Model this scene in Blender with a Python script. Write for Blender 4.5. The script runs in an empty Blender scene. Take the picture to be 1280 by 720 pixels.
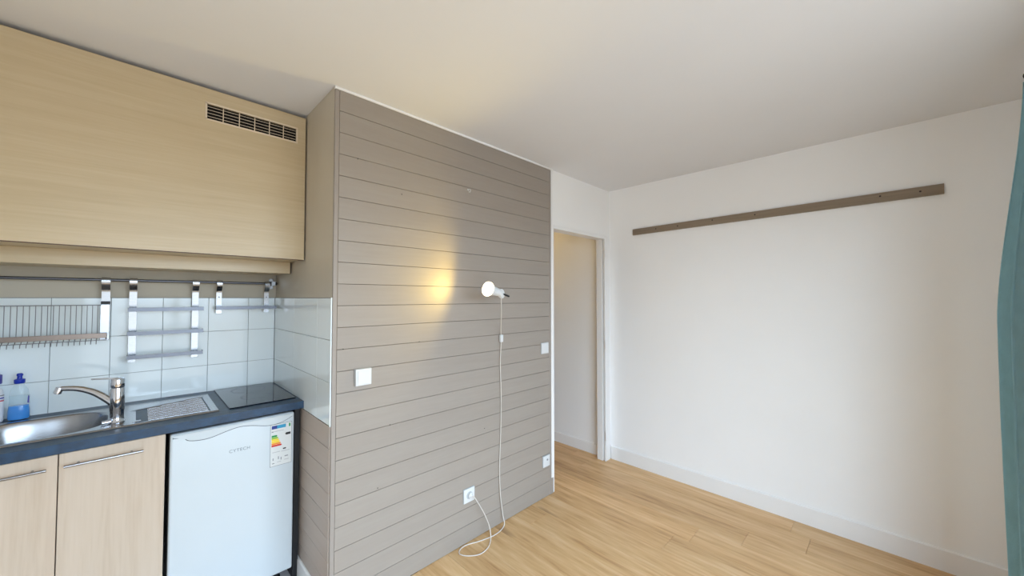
import bpy, bmesh, math, random
from mathutils import Vector, Matrix
random.seed(7)
C = bpy.context.scene.collection
S = bpy.context.scene

# ------------------------------------------------------------------ camera
F_PX = 468.0
PITCH = math.atan(12.4 / F_PX)
cam_d = bpy.data.cameras.new('camera')
cam_d.sensor_fit = 'HORIZONTAL'; cam_d.sensor_width = 36.0
cam_d.lens = 36.0 * F_PX / 1280.0
cam_d.clip_start = 0.02
cam = bpy.data.objects.new('camera', cam_d); C.objects.link(cam)
cam.location = (0, 0, 1.5)
cam.rotation_euler = (math.pi / 2 + PITCH, 0, -math.pi / 4)
S.camera = cam

# ------------------------------------------------------------------ world: overcast daylight outside the window
W = bpy.data.worlds.new('overcast_sky'); S.world = W; W.use_nodes = True
wn = W.node_tree.nodes; wl = W.node_tree.links
bg = wn['Background']
tc = wn.new('ShaderNodeTexCoord'); sx = wn.new('ShaderNodeSeparateXYZ')
rp = wn.new('ShaderNodeValToRGB')
mr = wn.new('ShaderNodeMapRange'); mr.inputs['From Min'].default_value = -1; mr.inputs['From Max'].default_value = 1
wl.new(tc.outputs['Generated'], sx.inputs[0]); wl.new(sx.outputs['Z'], mr.inputs['Value'])
wl.new(mr.outputs[0], rp.inputs[0]); wl.new(rp.outputs[0], bg.inputs['Color'])
e = rp.color_ramp.elements
e[0].position = 0.47; e[0].color = (0.27, 0.28, 0.29, 1)      # the ground and houses outside
e[1].position = 0.53; e[1].color = (0.76, 0.94, 1.14, 1)      # overcast sky
bg.inputs['Strength'].default_value = 9.6

# daylight portal at the window (guides sampling of the sky, gives no light of its own)
WX0, WX1, WZ0, WZ1 = -0.50, 1.98, 0.10, 2.24
YB = -0.60                                                    # inner face of the window wall
pl = bpy.data.lights.new('window_portal', 'AREA'); pl.shape = 'RECTANGLE'
pl.size = WX1 - WX0; pl.size_y = WZ1 - WZ0; pl.cycles.is_portal = True
po = bpy.data.objects.new('window_portal', pl); C.objects.link(po)
po.location = ((WX0 + WX1) / 2, YB - 0.11, (WZ0 + WZ1) / 2)
po.rotation_euler = (math.pi / 2, 0, 0)

S.view_settings.view_transform = 'Standard'
S.view_settings.look = 'None'
S.view_settings.gamma = 1.0
S.view_settings.use_curve_mapping = False
S.view_settings.exposure = 0.0
S.cycles.max_bounces = 14; S.cycles.diffuse_bounces = 9; S.cycles.glossy_bounces = 6
S.cycles.transparent_max_bounces = 12; S.cycles.transmission_bounces = 8
S.cycles.use_denoising = True
S.cycles.sample_clamp_indirect = 6.0

# ------------------------------------------------------------------ materials
def new_mat(name):
    m = bpy.data.materials.new(name); m.use_nodes = True
    return m, m.node_tree.nodes, m.node_tree.links, m.node_tree.nodes['Principled BSDF']

def lin(r, g, b):
    f = lambda c: (c / 255 / 12.92) if c / 255 <= 0.04045 else ((c / 255 + 0.055) / 1.055) ** 2.4
    return (f(r), f(g), f(b), 1)

def mat(name, col, rough=0.5, metal=0.0, vary=0.0, vscale=6.0, bump=0.0, bscale=120.0, coat=0.0, objvary=0.0, stretch=(1, 1, 1)):
    m, n, l, p = new_mat(name)
    p.inputs['Base Color'].default_value = col
    p.inputs['Roughness'].default_value = rough
    p.inputs['Metallic'].default_value = metal
    p.inputs['Coat Weight'].default_value = coat
    t = n.new('ShaderNodeTexCoord'); mp = n.new('ShaderNodeMapping'); mp.inputs['Scale'].default_value = stretch
    l.new(t.outputs['Object'], mp.inputs[0])
    if vary or objvary:
        nz = n.new('ShaderNodeTexNoise'); nz.inputs['Scale'].default_value = vscale; nz.inputs['Detail'].default_value = 4
        l.new(mp.outputs[0], nz.inputs['Vector'])
        r = n.new('ShaderNodeMapRange'); r.inputs['From Min'].default_value = 0.3; r.inputs['From Max'].default_value = 0.7
        r.inputs['To Min'].default_value = 1 - vary; r.inputs['To Max'].default_value = 1 + vary
        l.new(nz.outputs[0], r.inputs['Value'])
        h = n.new('ShaderNodeHueSaturation'); h.inputs['Color'].default_value = col
        if objvary:
            oi = n.new('ShaderNodeObjectInfo'); r2 = n.new('ShaderNodeMapRange')
            r2.inputs['To Min'].default_value = 1 - objvary; r2.inputs['To Max'].default_value = 1 + objvary
            l.new(oi.outputs['Random'], r2.inputs['Value'])
            mu = n.new('ShaderNodeMath'); mu.operation = 'MULTIPLY'
            l.new(r.outputs[0], mu.inputs[0]); l.new(r2.outputs[0], mu.inputs[1]); l.new(mu.outputs[0], h.inputs['Value'])
        else:
            l.new(r.outputs[0], h.inputs['Value'])
        l.new(h.outputs[0], p.inputs['Base Color'])
    if bump:
        nb = n.new('ShaderNodeTexNoise'); nb.inputs['Scale'].default_value = bscale; nb.inputs['Detail'].default_value = 3
        l.new(mp.outputs[0], nb.inputs['Vector'])
        b = n.new('ShaderNodeBump'); b.inputs['Strength'].default_value = bump; b.inputs['Distance'].default_value = 0.004
        l.new(nb.outputs[0], b.inputs['Height']); l.new(b.outputs[0], p.inputs['Normal'])
    return m

def wood(name, cols, stretch, rough=0.45, objvary=0.1, knots=0.0, gscale=1.0, contrast=1.0):
    """cols: list of (position, linear colour); stretch: scale of the three axes (small = along the grain)."""
    m, n, l, p = new_mat(name)
    t = n.new('ShaderNodeTexCoord'); oi = n.new('ShaderNodeObjectInfo')
    ad = n.new('ShaderNodeVectorMath'); ad.operation = 'ADD'
    sc = n.new('ShaderNodeVectorMath'); sc.operation = 'SCALE'; sc.inputs[0].default_value = (13.1, 7.7, 3.3)
    l.new(oi.outputs['Random'], sc.inputs['Scale']); l.new(t.outputs['Object'], ad.inputs[0]); l.new(sc.outputs[0], ad.inputs[1])
    mp = n.new('ShaderNodeMapping'); mp.inputs['Scale'].default_value = stretch
    l.new(ad.outputs[0], mp.inputs[0])
    n1 = n.new('ShaderNodeTexNoise'); n1.inputs['Scale'].default_value = 1.0 * gscale; n1.inputs['Detail'].default_value = 5
    n1.inputs['Distortion'].default_value = 0.6
    n2 = n.new('ShaderNodeTexNoise'); n2.inputs['Scale'].default_value = 6.0 * gscale; n2.inputs['Detail'].default_value = 6
    l.new(mp.outputs[0], n1.inputs['Vector']); l.new(mp.outputs[0], n2.inputs['Vector'])
    mx = n.new('ShaderNodeMix'); mx.data_type = 'FLOAT'; mx.inputs[0].default_value = 0.42
    l.new(n1.outputs[0], mx.inputs[2]); l.new(n2.outputs[0], mx.inputs[3])
    cr = n.new('ShaderNodeValToRGB'); els = cr.color_ramp.elements
    for i, (pos, c) in enumerate(cols):
        pos = 0.5 + (pos - 0.5) / contrast
        if i < 2: els[i].position = pos; els[i].color = c
        else:
            q = els.new(pos); q.color = c
    l.new(mx.outputs[0], cr.inputs[0])
    out = cr.outputs[0]
    if knots:
        vo = n.new('ShaderNodeTexVoronoi'); vo.inputs['Scale'].default_value = 1.0
        mp2 = n.new('ShaderNodeMapping'); mp2.inputs['Scale'].default_value = (stretch[0] * .45, stretch[1] * 1.9, 2)
        l.new(ad.outputs[0], mp2.inputs[0])
        dn = n.new('ShaderNodeTexNoise'); dn.inputs['Scale'].default_value = 3
        l.new(mp2.outputs[0], dn.inputs['Vector'])
        mv = n.new('ShaderNodeMix'); mv.data_type = 'VECTOR'; mv.inputs[0].default_value = 0.16
        l.new(mp2.outputs[0], mv.inputs[4]); l.new(dn.outputs['Color'], mv.inputs[5])
        l.new(mv.outputs[1], vo.inputs['Vector'])
        kr = n.new('ShaderNodeMapRange'); kr.inputs['From Min'].default_value = 0.02; kr.inputs['From Max'].default_value = 0.15
        kr.inputs['To Min'].default_value = knots; kr.inputs['To Max'].default_value = 0.0
        l.new(vo.outputs['Distance'], kr.inputs['Value'])
        km = n.new('ShaderNodeMix'); km.data_type = 'RGBA'; km.inputs[7].default_value = lin(112, 76, 44)
        l.new(kr.outputs[0], km.inputs[0]); l.new(out, km.inputs[6]); out = km.outputs[2]
    h = n.new('ShaderNodeHueSaturation')
    r2 = n.new('ShaderNodeMapRange'); r2.inputs['To Min'].default_value = 1 - objvary; r2.inputs['To Max'].default_value = 1 + objvary
    l.new(oi.outputs['Random'], r2.inputs['Value']); l.new(r2.outputs[0], h.inputs['Value']); l.new(out, h.inputs['Color'])
    l.new(h.outputs[0], p.inputs['Base Color'])
    p.inputs['Roughness'].default_value = rough
    b = n.new('ShaderNodeBump'); b.inputs['Strength'].default_value = 0.12; b.inputs['Distance'].default_value = 0.002
    l.new(n2.outputs[0], b.inputs['Height']); l.new(b.outputs[0], p.inputs['Normal'])
    return m

M = {}
M['wall'] = mat('white_wall_paint', lin(242, 242, 242), 0.85, vary=0.012, vscale=2.0, bump=0.10, bscale=160)
M['ceiling'] = mat('white_ceiling_paint', lin(223, 224, 227), 0.9, vary=0.012, vscale=1.5)
M['white'] = mat('white_gloss_paint', lin(236, 236, 236), 0.4, vary=0.01)
M['plank'] = wood('taupe_painted_board', [(0.3, lin(149, 140, 131)), (0.5, lin(152, 143, 134)), (0.7, lin(155, 147, 138))], (1.1, 14, 14), 0.5, objvary=0.025)
M['plank_b'] = wood('beige_painted_board', [(0.3, lin(176, 162, 150)), (0.7, lin(184, 171, 160))], (14, 1.1, 14), 0.5, objvary=0.02)
M['plank_in'] = mat('dark_board_joint', lin(70, 56, 46), 0.9, vary=0.05)
M['trim'] = mat('taupe_corner_paint', lin(151, 142, 134), 0.5, vary=0.03)
M['panel'] = mat('beige_laminate_panel', lin(196, 188, 172), 0.4, vary=0.03, vscale=3, bump=0.03)
M['beech'] = wood('pale_maple_laminate', [(0.25, lin(190, 170, 134)), (0.5, lin(199, 180, 146)), (0.75, lin(207, 190, 158))], (1.0, 30, 26), 0.33, objvary=0.0, gscale=0.9)
M['beech_v'] = wood('pale_beech_door', [(0.25, lin(184, 164, 143)), (0.5, lin(197, 180, 161)), (0.75, lin(203, 187, 170))], (22, 22, 1.2), 0.4, objvary=0.02, gscale=0.8)
M['brown'] = mat('brown_edge_band', lin(92, 62, 40), 0.5, vary=0.1)
M['dark'] = mat('painted_vent_shade', lin(14, 9, 9), 0.9, vary=0.1)
M['cream'] = mat('cream_plastic', lin(226, 210, 186), 0.4, vary=0.01)
M['tile'] = mat('pale_glazed_tile', lin(232, 241, 243), 0.09, vary=0.01, vscale=8, coat=0.3, bump=0.015, bscale=14)
M['grout'] = mat('grey_grout', lin(150, 152, 155), 0.9, vary=0.06, vscale=40)
M['kwall'] = mat('beige_kitchen_paint', lin(190, 182, 166), 0.7, vary=0.02)
M['counter'] = mat('blue_slate_laminate', lin(24, 56, 84), 0.40, vary=0.35, vscale=26, bump=0.06, bscale=90)
M['steel'] = mat('brushed_steel', lin(168, 170, 174), 0.25, 1.0, vary=0.05, vscale=30, stretch=(1, 12, 12))
M['steel_dark'] = mat('satin_grey_steel', lin(104, 106, 112), 0.36, 1.0, vary=0.05, vscale=30, stretch=(1, 12, 12))
M['steel_refl'] = mat('steel_painted_reflection', lin(128, 116, 108), 0.35, 1.0, vary=0.05)  # plain steel with a brown wood reflection put into its colour
M['chrome'] = mat('chrome', lin(222, 224, 230), 0.08, 1.0, vary=0.01)
M['wire'] = mat('dull_steel_wire', lin(150, 152, 156), 0.3, 1.0, vary=0.03)
M['glass_black'] = mat('black_ceramic_glass', lin(14, 18, 28), 0.05, vary=0.05)
M['glass_black'].node_tree.nodes['Principled BSDF'].inputs['IOR'].default_value = 1.27
M['print'] = mat('grey_print', lin(92, 98, 112), 0.3, vary=0.02)
M['fridge'] = mat('white_enamel', lin(198, 206, 210), 0.3, vary=0.008, coat=0.2)
M['fridge_grey'] = mat('grey_seal', lin(84, 90, 98), 0.5, vary=0.03)
M['black'] = mat('black_plastic', lin(18, 19, 22), 0.5, vary=0.1)
M['logo'] = mat('grey_logo', lin(120, 132, 140), 0.4, vary=0.02)
M['label'] = mat('label_paper', lin(214, 216, 214), 0.6, vary=0.01)
M['l_edge'] = mat('label_border', lin(110, 116, 122), 0.6, vary=0.02)
for k, c in dict(l_blue=(34, 56, 132), l_cyan=(50, 150, 190), l_green=(30, 140, 70), l_lime=(140, 185, 50), l_yellow=(240, 205, 30), l_orange=(235, 140, 30), l_red=(205, 45, 35), l_black=(25, 25, 28), l_grey=(140, 140, 145)).items():
    M[k] = mat(k + '_ink', lin(*c), 0.6, vary=0.02)
M['plastic'] = mat('white_plastic', lin(214, 216, 217), 0.35, vary=0.008)
M['socket_in'] = mat('grey_white_plastic', lin(176, 181, 184), 0.4, vary=0.02)
M['cord'] = mat('white_cord', lin(208, 202, 194), 0.5, vary=0.01)
M['coat'] = wood('taupe_wood_rail', [(0.3, lin(122, 106, 88)), (0.7, lin(142, 126, 107))], (20, 1.0, 20), 0.55, objvary=0.0)
M['oak'] = wood('oak_floor', [(0.26, lin(172, 130, 84)), (0.42, lin(200, 160, 111)), (0.56, lin(213, 176, 128)), (0.74, lin(227, 196, 153))], (9, 0.75, 9), 0.36, objvary=0.07, knots=0.9, gscale=1.0, contrast=1.35)
M['floor_tile'] = mat('pale_grey_floor_tile', lin(196, 192, 194), 0.4, vary=0.03)
M['sub'] = mat('dark_floor_joint', lin(120, 84, 48), 0.9, vary=0.1)
M['fabric'] = mat('teal_curtain_fabric', lin(168, 206, 216), 0.95, vary=0.08, vscale=40, bump=0.35, bscale=220, stretch=(1, 1, 0.4))
_n = M['fabric'].node_tree.nodes; _l = M['fabric'].node_tree.links
_t = _n.new('ShaderNodeBsdfTranslucent'); _t.inputs[0].default_value = lin(160, 206, 218); _m = _n.new('ShaderNodeMixShader'); _m.inputs[0].default_value = 0.45
_l.new(_n['Principled BSDF'].outputs[0], _m.inputs[1]); _l.new(_t.outputs[0], _m.inputs[2]); _l.new(_m.outputs[0], _n['Material Output'].inputs['Surface'])
M['hole'] = mat('dark_screw_hole', lin(40, 32, 28), 0.8, vary=0.1)
M['cap'] = mat('blue_cap_plastic', lin(20, 50, 165), 0.35, vary=0.03)
M['cap2'] = mat('purple_cap_plastic', lin(70, 70, 160), 0.35, vary=0.03)

def glassy(name, col, rough, alpha, ior=1.3):
    m, n, l, p = new_mat(name)
    tr = n.new('ShaderNodeBsdfTransparent'); tr.inputs[0].default_value = col
    gl = n.new('ShaderNodeBsdfGlossy'); gl.inputs['Roughness'].default_value = rough
    lw = n.new('ShaderNodeLayerWeight'); lw.inputs['Blend'].default_value = 0.5     # Schlick reflectance, the same from both sides
    pw_ = n.new('ShaderNodeMath'); pw_.operation = 'POWER'; pw_.inputs[1].default_value = 5.0; l.new(lw.outputs['Facing'], pw_.inputs[0])
    fr = n.new('ShaderNodeMath'); fr.operation = 'MULTIPLY_ADD'; fr.inputs[1].default_value = 0.8; fr.inputs[2].default_value = ((ior - 1) / (ior + 1)) ** 2
    l.new(pw_.outputs[0], fr.inputs[0])
    mx = n.new('ShaderNodeMixShader'); l.new(fr.outputs[0], mx.inputs[0]); l.new(tr.outputs[0], mx.inputs[1]); l.new(gl.outputs[0], mx.inputs[2])
    mx2 = n.new('ShaderNodeMixShader'); mx2.inputs[0].default_value = alpha
    p.inputs['Base Color'].default_value = col; p.inputs['Roughness'].default_value = 0.2
    l.new(mx.outputs[0], mx2.inputs[1]); l.new(p.outputs[0], mx2.inputs[2])
    l.new(mx2.outputs[0], n['Material Output'].inputs['Surface'])
    return m
M['pane'] = glassy('window_glass', (0.97, 0.98, 0.98, 1), 0.0, 0.0)
M['clear'] = glassy('clear_bottle_plastic', (0.95, 0.98, 0.99, 1), 0.08, 0.06)
M['soap'] = mat('blue_dish_soap', lin(14, 138, 222), 0.12, vary=0.05, vscale=12, coat=0.3)
M['white_b'] = mat('white_bottle_plastic', lin(226, 230, 236), 0.3, vary=0.02)
M['pink_ink'] = mat('red_label_ink', lin(196, 80, 100), 0.5, vary=0.03)

def emit(name, col, s):
    m, n, l, p = new_mat(name)
    p.inputs['Base Color'].default_value = (0.9, 0.85, 0.75, 1)
    p.inputs['Emission Color'].default_value = col; p.inputs['Emission Strength'].default_value = s
    return m
M['bulb'] = emit('lit_bulb', (1.0, 0.80, 0.46, 1), 9.0)
M['hall_bulb'] = emit('lit_hall_globe', (1.0, 0.66, 0.22, 1), 20.0)

# ------------------------------------------------------------------ helpers
WORLD = {}                                # object name -> world position of its origin
def link(name, verts, faces, m, parent=None, smooth=None, origin=None):
    xs = [v[0] for v in verts]; ys = [v[1] for v in verts]; zs = [v[2] for v in verts]
    o0 = Vector(origin) if origin else Vector(((min(xs) + max(xs)) / 2, (min(ys) + max(ys)) / 2, min(zs)))
    me = bpy.data.meshes.new(name)
    me.from_pydata([(v[0] - o0.x, v[1] - o0.y, v[2] - o0.z) for v in verts], [], faces)
    bm = bmesh.new(); bm.from_mesh(me); bmesh.ops.recalc_face_normals(bm, faces=bm.faces); bm.to_mesh(me); bm.free()
    if smooth is not None:
        for p in me.polygons: p.use_smooth = True
        me.set_sharp_from_angle(angle=math.radians(smooth))
    me.materials.append(M[m])
    o = bpy.data.objects.new(name, me); C.objects.link(o)
    place(o, o0, parent)
    return o
def place(o, w, parent):
    w = Vector(w)
    if parent is not None:
        o.parent = parent; o.location = w - WORLD[parent.name]
    else: o.location = w
    WORLD[o.name] = w
def thing(name, label, cat, loc, group=None):
    o = bpy.data.objects.new(name, None); C.objects.link(o); o.empty_display_size = 0.05
    place(o, loc, None); return tag(o, label, cat, group)
def tag(o, label, cat, group=None):
    o['label'] = label; o['category'] = cat
    if group: o['group'] = group
    return o
def struct(o, label=None):
    o['kind'] = 'structure'
    if label: o['label'] = label
    return o
def box_geo(x0, x1, y0, y1, z0, z1, bev=0.0, seg=1):
    bm = bmesh.new(); bmesh.ops.create_cube(bm, size=1)
    for v in bm.verts:
        v.co = ((x0 + x1) / 2 + v.co.x * (x1 - x0), (y0 + y1) / 2 + v.co.y * (y1 - y0), (z0 + z1) / 2 + v.co.z * (z1 - z0))
    if bev: bmesh.ops.bevel(bm, geom=bm.edges[:], offset=bev, segments=seg, affect='EDGES', profile=0.5)
    bm.verts.index_update()
    V = [tuple(v.co) for v in bm.verts]; Fc = [[v.index for v in f.verts] for f in bm.faces]; bm.free()
    return V, Fc
def join(*gs):
    V, Fc = [], []
    for v, f in gs:
        b = len(V); V += v; Fc += [[i + b for i in q] for q in f]
    return V, Fc
def box(name, x0, x1, y0, y1, z0, z1, m, parent=None, bev=0.0, seg=1, smooth=None):
    V, Fc = box_geo(x0, x1, y0, y1, z0, z1, bev, seg)
    return link(name, V, Fc, m, parent, smooth if smooth is not None else (40 if seg > 1 else None))
def lathe_geo(prof, seg=24, axis=(0, 0, 1), at=(0, 0, 0), sx=1.0, sy=1.0):
    """prof: (radius, height) list; closed at both ends."""
    q = Vector((0, 0, 1)).rotation_difference(Vector(axis).normalized()).to_matrix()
    V, Fc = [], []
    for r, h in prof:
        for k in range(seg):
            a = 2 * math.pi * k / seg
            V.append(tuple(q @ Vector((r * math.cos(a) * sx, r * math.sin(a) * sy, h)) + Vector(at)))
    for i in range(len(prof) - 1):
        for k in range(seg):
            k2 = (k + 1) % seg
            Fc.append([i * seg + k, i * seg + k2, (i + 1) * seg + k2, (i + 1) * seg + k])
    Fc.append(list(range(seg))); Fc.append([(len(prof) - 1) * seg + k for k in range(seg)])
    return V, Fc
def lathe(name, prof, m, parent=None, **kw):
    V, Fc = lathe_geo(prof, **kw); return link(name, V, Fc, m, parent, 40)
def smooth_path(pts, n=6):
    P = [Vector(p) for p in pts]; out = []
    for i in range(len(P) - 1):
        p0 = P[max(i - 1, 0)]; p1 = P[i]; p2 = P[i + 1]; p3 = P[min(i + 2, len(P) - 1)]
        for k in range(n):
            t = k / n
            out.append(0.5 * ((2 * p1) + (p2 - p0) * t + (2 * p0 - 5 * p1 + 4 * p2 - p3) * t * t + (3 * p1 - p0 - 3 * p2 + p3) * t ** 3))
    out.append(P[-1]); return out
def tube_geo(pts, r, seg=8, radii=None):
    P = [Vector(p) for p in pts]; V, Fc = [], []
    n0 = None
    for i, p in enumerate(P):
        d = (P[min(i + 1, len(P) - 1)] - P[max(i - 1, 0)]).normalized()
        if n0 is None:
            n0 = d.cross(Vector((0, 0, 1)) if abs(d.z) < 0.9 else Vector((1, 0, 0))).normalized()
        else: n0 = (n0 - d * n0.dot(d)).normalized()
        b = d.cross(n0); rr = radii[i] if radii else r
        for k in range(seg):
            a = 2 * math.pi * k / seg
            V.append(tuple(p + (n0 * math.cos(a) + b * math.sin(a)) * rr))
    for i in range(len(P) - 1):
        for k in range(seg):
            k2 = (k + 1) % seg
            Fc.append([i * seg + k, i * seg + k2, (i + 1) * seg + k2, (i + 1) * seg + k])
    Fc.append(list(range(seg))); Fc.append([(len(P) - 1) * seg + k for k in range(seg)])
    return V, Fc
def tube(name, pts, r, m, parent=None, seg=8, radii=None):
    V, Fc = tube_geo(pts, r, seg, radii); return link(name, V, Fc, m, parent, 50)
def strap_geo(prof, x0, x1, t):
    """a bent flat strip: (y, z) polyline, width x0..x1, thickness t."""
    P = [Vector((0, a, b)) for a, b in prof]; V, Fc = [], []
    for i, p in enumerate(P):
        d = (P[min(i + 1, len(P) - 1)] - P[max(i - 1, 0)]).normalized(); n = Vector((0, -d.z, d.y)) * t / 2
        for q in (p + n, p - n):
            V += [(x0, q.y, q.z), (x1, q.y, q.z)]
    for i in range(len(P) - 1):
        a, b = 4 * i, 4 * i + 4
        Fc += [[a, a + 1, b + 1, b], [a + 2, a + 3, b + 3, b + 2], [a, a + 2, b + 2, b], [a + 1, a + 3, b + 3, b + 1]]
    Fc += [[0, 1, 3, 2], [len(V) - 4, len(V) - 3, len(V) - 1, len(V) - 2]]
    return V, Fc
def prism(name, outline, y0, y1, m, parent=None, smooth=None):
    """(x, z) outline pulled from y0 to y1."""
    n = len(outline)
    V = [(x, y0, z) for x, z in outline] + [(x, y1, z) for x, z in outline]
    Fc = [list(range(n)), list(range(n, 2 * n))[::-1]] + [[i, (i + 1) % n, n + (i + 1) % n, n + i] for i in range(n)]
    return link(name, V, Fc, m, parent, smooth)
def copies(src, positions, parent):
    for w in positions:
        c = src.copy(); C.objects.link(c); place(c, w, parent)
def text(name, body, size, loc, m, parent, extrude=0.0004):
    cu = bpy.data.curves.new(name, 'FONT'); cu.body = body; cu.size = size; cu.extrude = extrude
    cu.align_x = 'CENTER'; cu.align_y = 'CENTER'; cu.space_character = 1.12
    cu.materials.append(M[m])
    tmp = bpy.data.objects.new(name + '_curve', cu); C.objects.link(tmp)
    me = bpy.data.meshes.new_from_object(tmp.evaluated_get(bpy.context.evaluated_depsgraph_get()))
    bpy.data.objects.remove(tmp); bpy.data.curves.remove(cu)
    me.name = name
    if not me.materials: me.materials.append(M[m])
    o = bpy.data.objects.new(name, me); C.objects.link(o); place(o, loc, parent); o.rotation_euler = (math.pi / 2, 0, 0)
    return o

# ------------------------------------------------------------------ the setting
XR, XW, YP, YK, ZC = 0.65, 3.17, 1.843, 2.866, 2.515       # niche side, right wall, board wall, kitchen wall, ceiling
XL = -1.6; XPE = 2.295; YHALL = 4.2; ZN = 2.515

# floor: slab with oak planks running away along the right wall, tiles in the kitchen niche
floor = struct(box('floor', XL - .1, XW + .1, YB - .14, YHALL + .1, -0.12, -0.014, 'sub'), 'oak plank floor with pale tiles in the kitchen niche')
pw = 0.186
x = XW
row = 0
while x > XL + 0.01:
    x0 = max(x - pw, XL)
    xm = (x0 + x) / 2
    ends = []
    ymax = YHALL if x0 >= XPE - 0.1 else (1.86 if xm > XR else YP + 0.002)
    y = YB + 0.001 - random.uniform(0, 0.9)
    while y < ymax:
        y2 = y + random.uniform(1.25, 1.95)
        a, b = max(y, YB + 0.001), min(y2, ymax)
        if b - a > 0.06:
            box('floor_plank', x0 + 0.0005, x - 0.0005, a + 0.0005, b - 0.0005, -0.014, 0.0, 'oak', floor, 0.0009)
        y = y2
    x = x0; row += 1
tw = 0.3
for i in range(4):
    for j in range(4):
        xa = XR - tw * (i + 1); ya = YP + 0.01 + tw * j
        box('floor_tile', max(xa, -0.55) + 0.002, xa + tw - 0.002, ya + 0.002, min(ya + tw, 2.87) - 0.002, -0.012, 0.0, 'floor_tile', floor, 0.001)

ceiling = struct(box('ceiling', XL - .1, XW + .1, YB - .14, YP + 0.0, ZC, ZC + 0.12, 'ceiling'), 'plain white ceiling')
nich = struct(box('ceiling_niche', -0.65, XR + 0.1, YP, YK + .1, ZN, ZN + 0.15, 'ceiling'), 'slightly lower white ceiling over the kitchen niche')
hallc = struct(box('ceiling_hall', 2.1, XW + .1, YP, YHALL + .1, ZC, ZC + 0.12, 'ceiling'), 'white ceiling of the hallway beyond the doorway')

# right wall + baseboard
struct(box('wall_right', XW, XW + 0.15, YB - .14, 1.95, -0.1, ZC + .1, 'wall'), 'plain white right wall')
def baseboard(name, x0, x1, y0, y1, h, t, axis, m='white', label=None):
    prof = [(0, 0), (t, 0), (t, h - 0.006), (t - 0.006, h), (0, h)]
    V = []
    for q in (0, 1):
        for d, z in prof:
            if axis == 'x': V.append((x0 - d, y0 if q == 0 else y1, z))   # runs along y, sticks out to -x
            else: V.append((x0 if q == 0 else x1, y0 - d, z))
    n = len(prof); Fc = [list(range(n)), list(range(n, 2 * n))[::-1]] + [[i, (i + 1) % n, n + (i + 1) % n, n + i] for i in range(n)]
    return struct(link(name, V, Fc, m), label)
baseboard('baseboard_right', XW, 0, YB, 1.85, 0.118, 0.014, 'x', label='white baseboard along the right wall')

# wall with the doorway
wd = struct(link('wall_door', *join(box_geo(XPE, XW, 1.858, 1.95, 2.078, ZC), box_geo(3.135, XW, 1.858, 1.95, 0, 2.078)), 'wall'), 'white wall above and beside the doorway')
d1 = bpy.data.objects.new('door_1', None); C.objects.link(d1); place(d1, (2.7, 1.85, 0), None)
struct(d1, 'open doorway with a white painted frame and hinges but no door leaf')
link('frame_jamb', *join(box_geo(3.066, 3.140, 1.846, 1.862, 0, 2.080, 0.002), box_geo(3.085, 3.136, 1.86, 1.955, 0, 2.066), box_geo(3.060, 3.09, 1.875, 1.935, 0, 2.05, 0.002)), 'white', d1)
link('frame_jamb', *join(box_geo(2.2975, 2.312, 1.846, 1.955, 0, 2.080, 0.002)), 'white', d1)
link('frame_head', *join(box_geo(2.3125, 3.0655, 1.846, 1.862, 2.048, 2.080, 0.002), box_geo(2.3125, 3.0595, 1.862, 1.955, 2.05, 2.076)), 'white', d1)
for z in (0.23, 1.07, 1.92):
    lathe('hinge', [(0.005, -0.04), (0.007, -0.037), (0.007, 0.037), (0.005, 0.04)], 'white', d1, seg=10, at=(3.062, 1.842, z))

# hallway beyond
struct(box('wall_hall', 3.14, 3.25, 1.955, YHALL, 0, ZC, 'wall'), 'white hallway wall seen through the doorway')
struct(box('wall_hall_end', 2.2, 3.25, YHALL, YHALL + .1, 0, ZC, 'wall'), 'white wall at the end of the hallway')
struct(box('wall_hall_left', 2.18, 2.29, 2.9665, YHALL, 0, ZC, 'wall'), 'white left wall of the hallway')
baseboard('baseboard_hall', 3.14, 0, 1.957, YHALL, 0.10, 0.012, 'x', label='white baseboard in the hallway')
hl = thing('ceiling_lamp', 'lit globe lamp on the hallway ceiling beyond the doorway', 'lamp', (2.70, 3.05, 2.34))
lathe('globe', [(0.001, 0.0), (0.05, 0.008), (0.09, 0.045), (0.1, 0.09), (0.085, 0.14), (0.05, 0.165)], 'hall_bulb', hl, seg=20, at=(2.70, 3.05, 2.34))
lathe('base', [(0.06, 0), (0.06, 0.025)], 'white', hl, seg=20, at=(2.70, 3.05, 2.49))

# window wall (behind the camera) with its window
ww = struct(link('wall_window', *join(
    box_geo(XL - .1, WX0, YB - .14, YB, -0.05, ZC), box_geo(WX1, XW, YB - .14, YB, -0.05, ZC),
    box_geo(WX0, WX1, YB - .14, YB, WZ1, ZC), box_geo(WX0, WX1, YB - .14, YB, -0.05, WZ0)), 'wall'), 'white wall with the wide window')
win = bpy.data.objects.new('window_1', None); C.objects.link(win); place(win, (0.6, YB - .2, WZ0), None)
struct(win, 'wide white window of three glazed panes')
wm = WX0 + (WX1 - WX0) * 2 / 3
ml = [WX0 + .07, WX0 + (WX1 - WX0) / 3, wm, WX1 - .07]
link('window_frame', *join(
    box_geo(WX0, WX1, YB - .10, YB - .04, WZ0, WZ0 + .07), box_geo(WX0, WX1, YB - .10, YB - .04, WZ1 - .07, WZ1),
    box_geo(WX0, WX0 + .07, YB - .10, YB - .04, WZ0 + .07, WZ1 - .07), box_geo(WX1 - .07, WX1, YB - .10, YB - .04, WZ0 + .07, WZ1 - .07),
    *[box_geo(q - .04, q + .04, YB - .099, YB - .041, WZ0 + .07, WZ1 - .07) for q in ml[1:3]]), 'white', win)
for a, b in zip(ml[:-1], ml[1:]):
    box('pane', a, b, YB - .073, YB - .069, WZ0 + .07, WZ1 - .07, 'pane', win)
box('window_handle', wm - .012, wm + .012, YB - .041, YB + .01, 1.20, 1.33, 'white', win, 0.004)

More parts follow.
